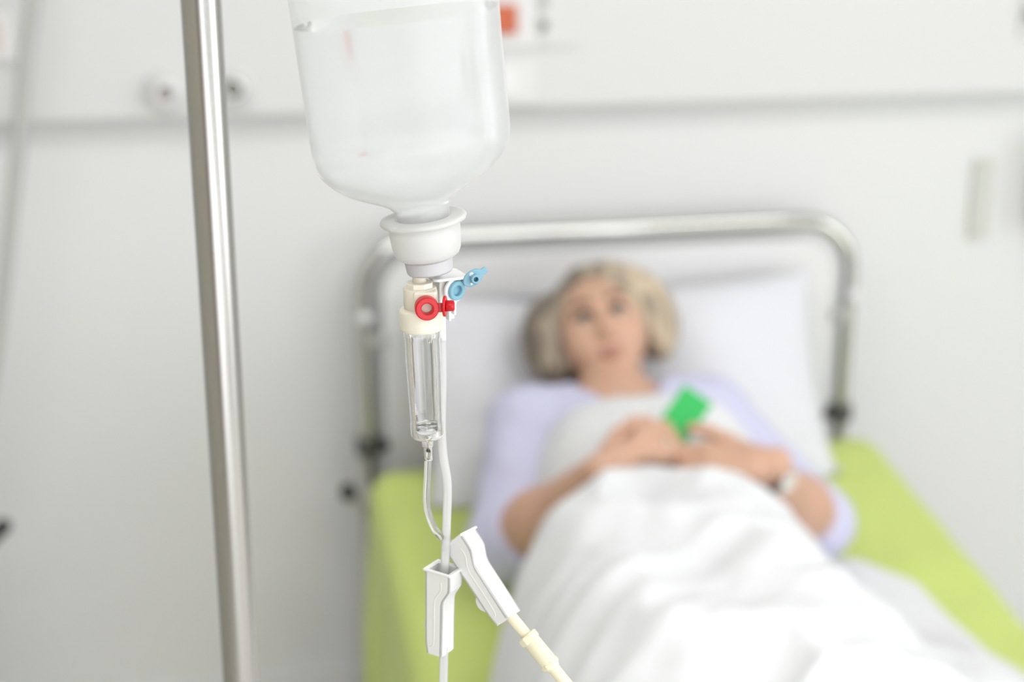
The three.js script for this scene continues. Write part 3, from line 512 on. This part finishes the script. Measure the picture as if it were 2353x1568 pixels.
// ---------------------------------------------------------------- bottle and infusion sets; sizes in millimetres about the bottle mouth
const O = [-0.66, 1.5263, 2.1655], mm = (g) => g.scale(0.001, 0.001, 0.001);
const v3 = (x, y, z = 0) => V(x, y, z);
const sphereAt = (r, x, y, z) => new THREE.SphereGeometry(r, 20, 14).translate(x, y, z);
{
  const b = thing('infusion_bottle', 'clear plastic infusion bottle hanging upside down, full of fluid', 'bottle', O, -YAW);
  b.rotation.order = 'YXZ'; b.rotation.z = 6.3 * DEG; b.rotation.x = 2 * DEG;
  const sec = [[-4, 12.4, 12.4, 12.4], [0, 12.6, 12.6, 12.6], [4, 12.8, 12.6, 12.6], [6, 14, 13.2, 12.9], [8.5, 18, 15, 14], [10, 23.4, 16.8, 15.5], [12.5, 29.5, 20.5, 18], [15, 34.5, 24.8, 20.5], [19, 39, 31, 23.5], [23, 42.6, 37, 26], [27, 45, 40.8, 28], [31, 46, 43.3, 29.2], [36, 46, 44.7, 30], [42, 46, 45, 30.2], [75, 46, 45.5, 30.3], [104, 45.8, 46.5, 30.4], [140, 45.6, 46.5, 30.3], [160, 45, 46, 30], [170, 42, 43, 28], [176, 35, 36, 23], [179, 20, 20, 13], [179.5, 0, 0, 0]];
  const at = (h) => { if (h <= sec[0][0]) return sec[0].slice(1); for (let i = 1; i < sec.length; i++) if (h <= sec[i][0]) { const t = (h - sec[i - 1][0]) / (sec[i][0] - sec[i - 1][0]); return sec[i].slice(1).map((x, j) => mix(sec[i - 1][j + 1], x, t)); } return [0, 0, 0]; };
  const smooth = (h) => { const r = [0, 0, 0]; let n = 0; for (let k = -2; k <= 2; k++) { const w = 3 - Math.abs(k), a = at(clamp(h + k * 1.1, -4, 179.5)); n += w; for (let j = 0; j < 3; j++) r[j] += w * a[j]; } return r.map((x) => x / n); };
  const ring = (h, ang, inset) => {
    const [l, r, d] = smooth(h), round = 1 - sstep(6, 30, h), e = mix(2 / 2.7, 1, round), c = Math.cos(ang), s = Math.sin(ang), q = (t, p) => Math.sign(t) * Math.abs(t) ** p;
    const w = c < 0 ? l : r; return v3(q(c, e) * Math.max(0, w - inset), h, q(s, e) * Math.max(0, d - inset));
  };
  const hs = []; for (let h = -4; h < 48; h += 1.0) hs.push(h); for (let h = 48; h < 160; h += 4) hs.push(h); for (let h = 160; h <= 179.5; h += 0.75) hs.push(h);
  const loft = (list, inset, flip) => gridGeo((u, v) => ring(list[Math.round(v * (list.length - 1))], (flip ? -1 : 1) * -u * 2 * Math.PI, inset), 96, list.length - 1, true);
  part('bottle_wall', mm(loft(hs, 0)), M.bottle, b, 'clear slightly milky plastic wall');
  const LV = 92.5, lh = hs.filter((h) => h < LV - 1).concat([LV]), cap = (h, upF) => gridGeo((u, v) => { const p = ring(h, -u * 2 * Math.PI, 0.9); return v3(p.x * (upF ? 1 - v : v), h, p.z * (upF ? 1 - v : v)); }, 96, 2, true);
  part('fluid', [loft(lh, 0.9), cap(LV, true), cap(-4, false)].map(mm), M.liquid, b, 'clear fluid');
  part('hanger', [mm(new THREE.TorusGeometry(8, 1.6, 10, 40).scale(1.3, 1, 1).translate(0, 188, 0))], M.bottle, b);
  const flange = [[11.6, -0.2], [13.2, 0.6], [17.5, 0.9], [19.6, 0.5], [20.3, -0.6], [19.8, -1.8], [18.2, -2.4], [16.8, -3.4], [16.7, -6.0], [16.4, -11], [15.8, -15.4], [14.8, -17.6], [13.0, -18.9], [10, -19.6], [0, -19.8]];
  part('cap', mm(lathe([[0, -3.8], [11.4, -3.6], ...flange], 72)), M.milky, b, 'milky white flanged cap');
  part('stopper', mm(lathe([[0, -19.2], [11.5, -19.2], [11.4, -20], [10.9, -25.2], [10.4, -26.2], [0, -26.4]], 60)), M.greyRubber, b, 'grey lilac stopper');
}
function rollerClamp(root, top, bottom, yaw, out) {                        // top and bottom of its axis, then a turn about that axis
  const h = new THREE.Group(); h.name = 'roller_clamp'; h.position.set(...top).multiplyScalar(0.001); h.scale.set(1.1, 1, 1.1); root.add(h);
  const Y = V(...top).sub(V(...bottom)).normalize(), Z = V(0, 0, 1).addScaledVector(Y, -Y.z).normalize();
  h.quaternion.setFromRotationMatrix(new THREE.Matrix4().makeBasis(Y.clone().cross(Z), Y, Z)).multiply(new THREE.Quaternion().setFromAxisAngle(V(0, 1, 0), yaw));
  const T = 10.5, edge = [[7.0, 0], [7.0, -7], [6.7, -9.5], [3.6, -15], [3.0, -17.5], [2.6, -46.5]], back = [[-6.4, 0], [-6.4, -40], [-5.4, -46.5]];
  const side = [...edge, ...back.slice().reverse()];
  const strip = (line, w) => extrude([...line, ...line.slice().reverse().map(([x, y]) => [x - w, y])], T, 0.35);
  const pl = (z) => { const g = extrude(side, 1.3, 0.35); g.translate(0, 0, z); return g; };
  part('clamp_body', [pl(T / 2 - 0.65), pl(-T / 2 + 0.65), strip(edge, 1.4), strip(back.map(([x, y]) => [x + 1.4, y]), 1.4), box(7, 1.2, T - 1, -1.6, -45.9, 0)].map(mm), M.clampWhite, h);
  part('rim', [box(14.8, 1.3, 1.5, 0.3, -0.2, T / 2 + 0.1, 0.4), box(14.8, 1.3, 1.5, 0.3, -0.2, -T / 2 - 0.1, 0.4), box(1.6, 1.3, T, 7.0, -0.2, 0, 0.4), box(1.6, 1.3, T, -6.4, -0.2, 0, 0.4)].map(mm), M.clampWhite, h);
  const line = [[2.2, -5], [2.2, -9.5], [-0.6, -14.5], [-1.2, -17], [-1.6, -38], [-2.3, -41.5], [-4.2, -42.5]];
  for (const z of [T / 2, -T / 2]) part('raised_edge', mm(cappedTube(line.map(([x, y]) => V(x, y, z - Math.sign(z) * 0.12)), 0.34, 60, 8)), M.clampWhite, h);
  const w = new THREE.CylinderGeometry(5.0, 5.0, 5.6, 36, 1); w.rotateX(Math.PI / 2); w.translate(-out, -33, 0);
  const teeth = Array.from({ length: 30 }, (_, i) => { const a = i / 30 * 2 * Math.PI; return box(0.5, 0.5, 5.4, -out + 5 * Math.cos(a), -33 + 5 * Math.sin(a), 0); });
  part('roller', [w, ...teeth].map(mm), M.clampWhite, h);
  return h;
}
function capRing(r, hole, depth) { return extrude(ringPts(r), depth, 0.7, [ringPts(hole, 32).reverse()]); }
{                                                                      // first set: ivory spike, red vent cap, clear drip chamber
  const s = thing('infusion_set', 'infusion set with ivory spike, red vent cap and clear drip chamber', 'infusion set', O, -YAW);
  const tilt = new THREE.Matrix4().makeRotationZ(1.8 * DEG).setPosition(-2.3, -27, 0), T = (g) => mm(g.applyMatrix4(tilt));
  const oct = (r, y0, y1, b = 0.6) => { const g = extrude(ringPts(r, 8).map(([x, y]) => { const c = Math.cos(Math.PI / 8), q = Math.sin(Math.PI / 8); return [x * c - y * q, x * q + y * c]; }), y1 - y0, b); g.rotateX(-Math.PI / 2); g.translate(0, (y0 + y1) / 2, 0); return g; };
  part('spike', T(lathe([[0, 3], [3.0, 3], [3.15, 0], [3.3, -5], [0, -5]], 32)), M.ivory, s);
  part('vent_housing', [oct(6.6, -9, -3.8), lathe([[0, -6.2], [7.4, -6.2], [7.9, -6.9], [8.0, -17.5], [0, -17.5]], 48), box(11, 11, 8, 2.8, -12.2, 4.6, 1.2)].map(T), M.ivory, s);
  part('chamber_collar', T(lathe([[0, -16.2], [9.2, -16.2], [10.1, -17], [10.35, -18], [10.2, -25.6], [9.6, -27.0], [8.9, -27.4], [0, -27.4]], 60)), M.ivory, s);
  // clear chamber, wall 0.9 mm, closed below
  part('drip_chamber', T(lathe([[7.7, -27.2], [8.75, -27.2], [8.8, -30.5], [8.45, -31.2], [8.5, -45], [8.05, -62], [7.75, -73.5], [8.0, -74], [8.05, -79.6], [7.2, -81.2], [3.0, -82.0], [0, -82.0], [0, -78.6], [6.4, -78.6], [7.2, -77.8], [7.45, -62], [7.85, -45], [7.85, -31], [7.7, -27.2]], 72)), M.clear, s, 'clear plastic drip chamber');
  part('fluid', T(lathe([[0, -78.5], [6.3, -78.5], [7.05, -77.7], [7.1, -75.4], [6.6, -75.0], [0, -75.2]], 48)), M.liquid, s);
  part('drop_nozzle', T(lathe([[0, -27], [2.2, -27], [2.0, -32], [1.2, -34.2], [0, -34.2]], 24).translate(3.6, 0, -1)), M.clear, s);
  part('outlet', T(lathe([[0, -81.9], [2.9, -81.9], [2.7, -86.2], [2.1, -86.6], [2.0, -90.6], [1.9, -93.5], [0, -93.5]], 30)), M.clear, s);
  const t1 = [v3(0.75, -116, 0), v3(0.3, -122), v3(-0.1, -130), v3(-0.7, -141.6), v3(0.8, -151), v3(4.3, -159), v3(9.6, -166.5, -6), v3(14.7, -171, -5), v3(24, -181, 1), v3(39.1, -197.5, 11)];
  part('tubing', mm(cappedTube(t1, 1.75, 120, 20)), M.clearTube, s, 'clear thin tubing');
  part('tubing_bore', mm(cappedTube(t1, 0.9, 120, 12)), phys(lin(0.99, 0.99, 0.98), 0.02, { transmission: 1, thickness: 0.001, ior: 1.12 }), s);
  rollerClamp(s, [14.7, -165.7, -8], [39.1, -196.8, 11], -26 * DEG, 5.8);
  const cd = V(-29, 31.5, -15).normalize(), cn = new THREE.Matrix4().makeRotationFromQuaternion(new THREE.Quaternion().setFromUnitVectors(V(0, 1, 0), cd)).setPosition(38.2, -195.8, 10.6), K = (g) => mm(g.applyMatrix4(cn));
  part('connector', [lathe([[0, 0], [2.9, 0], [2.9, -16.5], [0, -16.5]], 32), oct(5.3, -19.8, -15.6, 0.9), lathe([[0, -19], [4.5, -19], [4.5, -34], [4.2, -35.4], [3.1, -37], [2.95, -56], [0, -56]], 36), oct(4.9, -35.2, -32.6, 0.6)].map(K), M.cream, s, 'cream coloured connector');
  part('supply_line', mm(cappedTube([v3(72, -233.5, 28.3), v3(82, -244, 33), v3(94, -280, 26), v3(96, -360, -10), v3(92, -460, -70), v3(70, -560, -90)], 1.75, 60, 14)), M.clearTube, s);
  // red vent cap on the front of the housing
  const rc = new THREE.Matrix4().makeRotationY(8 * DEG).setPosition(1.6, -40.6, 10.2), Q = (g) => mm(g.applyMatrix4(rc));
  part('vent_cap', [capRing(5.6, 2.6, 5.4), box(3.6, 4.4, 1.1, 6.4, 0, 0.4, 0.4), extrude(ringPts(5.0, 32, 0, 0, 3.6), 1.3, 0.4).rotateY(72 * DEG).translate(8.4, 0.6, 0.6), lathe([[0, 0], [2.6, 0], [2.6, 3.6], [2.2, 4.2], [0, 4.2]], 28).rotateZ(-Math.PI / 2).translate(8.6, 0.8, 0.8)].map(Q), M.redCap, s, 'red vent cap, flipped open');
}
{                                                                      // second set behind it: white spike, blue vent cap, milky tube
  const s = thing('infusion_set', 'second infusion set behind, white with a blue vent cap and milky tube', 'infusion set', O, -YAW);
  const B = new THREE.Matrix4().makeRotationY(24 * DEG).setPosition(9.4, -30.5, -11), Q = (g) => mm(g.applyMatrix4(B));
  part('spike', mm(lathe([[0, -24], [2.6, -24], [2.8, -31], [0, -31]], 28).translate(7.2, 0, -8)), M.whitePlastic, s);
  const plate = []; for (const [cx, cy, a0] of [[6.2, 6.2, 0], [-6.2, 6.2, 90], [-6.2, -6.2, 180], [6.2, -6.2, 270]]) for (let i = 0; i <= 6; i++) { const a = (a0 + i * 15) * DEG; plate.push([cx + 2.6 * Math.cos(a), cy + 2.6 * Math.sin(a)]); }
  part('grip_plate', Q(extrude(plate, 1.5, 0.45).rotateX(-Math.PI / 2)), M.whitePlastic, s);
  part('vent_housing', [box(9, 13, 10, -0.6, -7, 0.6, 0.8), box(1.2, 14, 5, 4.4, -13, -1, 0.4), box(5, 16, 1.2, 3.2, -15, -3.4, 0.4), box(1.2, 15, 5, 1.0, -14.5, 1, 0.4), box(2.4, 22, 2.4, -3.6, -19, 2, 0.5)].map(Q), M.whitePlastic, s);
  part('tube_port', mm(lathe([[0, -47], [2.0, -47], [2.1, -61], [1.8, -62], [0, -62]], 24).translate(7.6, 0, -7)), M.whitePlastic, s);
  const R = new THREE.Matrix4().makeRotationFromEuler(new THREE.Euler(4 * DEG, 42 * DEG, -6 * DEG, 'YXZ')).setPosition(15.0, -36.4, -5.0), F = (g) => mm(g.applyMatrix4(R));
  const crust = ringPts(5.6, 44).map(([x, y]) => { const k = 1 + 0.05 * N3(x, y, 3.3); return [x * k, y * k]; });
  part('vent_rim', F(extrude(crust.map(([x, y]) => [x * 1.12, y * 1.12]), 1.6, 0.4, [ringPts(2.6, 32).reverse()]).translate(0, 0, -1.4)), M.crust, s, 'rough white rim of dried glue');
  part('vent_cap', [capRing(4.8, 2.5, 2.6), extrude(ringPts(2.7, 28), 0.5).translate(0, 0, -1.0)].map(F), M.blueCap, s, 'blue vent cap ring');
  part('cap_hinge', mm(tube([v3(17.6, -33.6, -7), v3(19.0, -32.0, -7), v3(20.6, -31.6, -7)], 1.3, 14, 10)), M.blueCap, s);
  const L = new THREE.Matrix4().makeRotationFromEuler(new THREE.Euler(-8 * DEG, 14 * DEG, 34 * DEG, 'YXZ')).setPosition(22.8, -30.6, -6.5), G = (g) => mm(g.applyMatrix4(L));
  part('cap_lid', [extrude(ringPts(3.6, 36, 0, 0, 5.4), 1.3, 0.4), box(3.4, 3.0, 1.2, 5.9, -0.4, 0, 0.4), lathe([[1.1, 0.2], [2.2, 0.2], [2.3, 0], [2.2, 3.4], [1.9, 3.8], [1.2, 3.8], [1.1, 3.4], [1.1, 0.2]], 28).rotateX(Math.PI / 2).translate(0.2, -0.6, 0.4)].map(G), M.blueCap, s, 'blue lid with plug, flipped open');
  part('glue_fleck', [sphereAt(1.0, 0.2, 1.9, 0.8).scale(1.2, 1, 0.6), sphereAt(0.7, -2.4, -1.6, 1.0)].map(G), M.crust, s);
  const path = [v3(7.4, -60, -7), v3(7.6, -80, -7), v3(6.9, -108, -6), v3(7.7, -121.5, -5), v3(9.4, -133, -4), v3(8.9, -154, -3), v3(7.9, -175, -2), v3(7.0, -200, -1), v3(6.6, -229, 0), v3(6.2, -243, 0), v3(5, -280, 0), v3(2, -360, -10), v3(6, -460, -30), v3(20, -560, -40)];
  part('tubing', mm(cappedTube(path, 2.15, 160, 20)), M.milkTube, s, 'milky white tubing');
  rollerClamp(s, [7.0, -178.6, -1], [6.2, -225, -1], -32 * DEG, 3.4);
}
renderer.render(scene, camera);
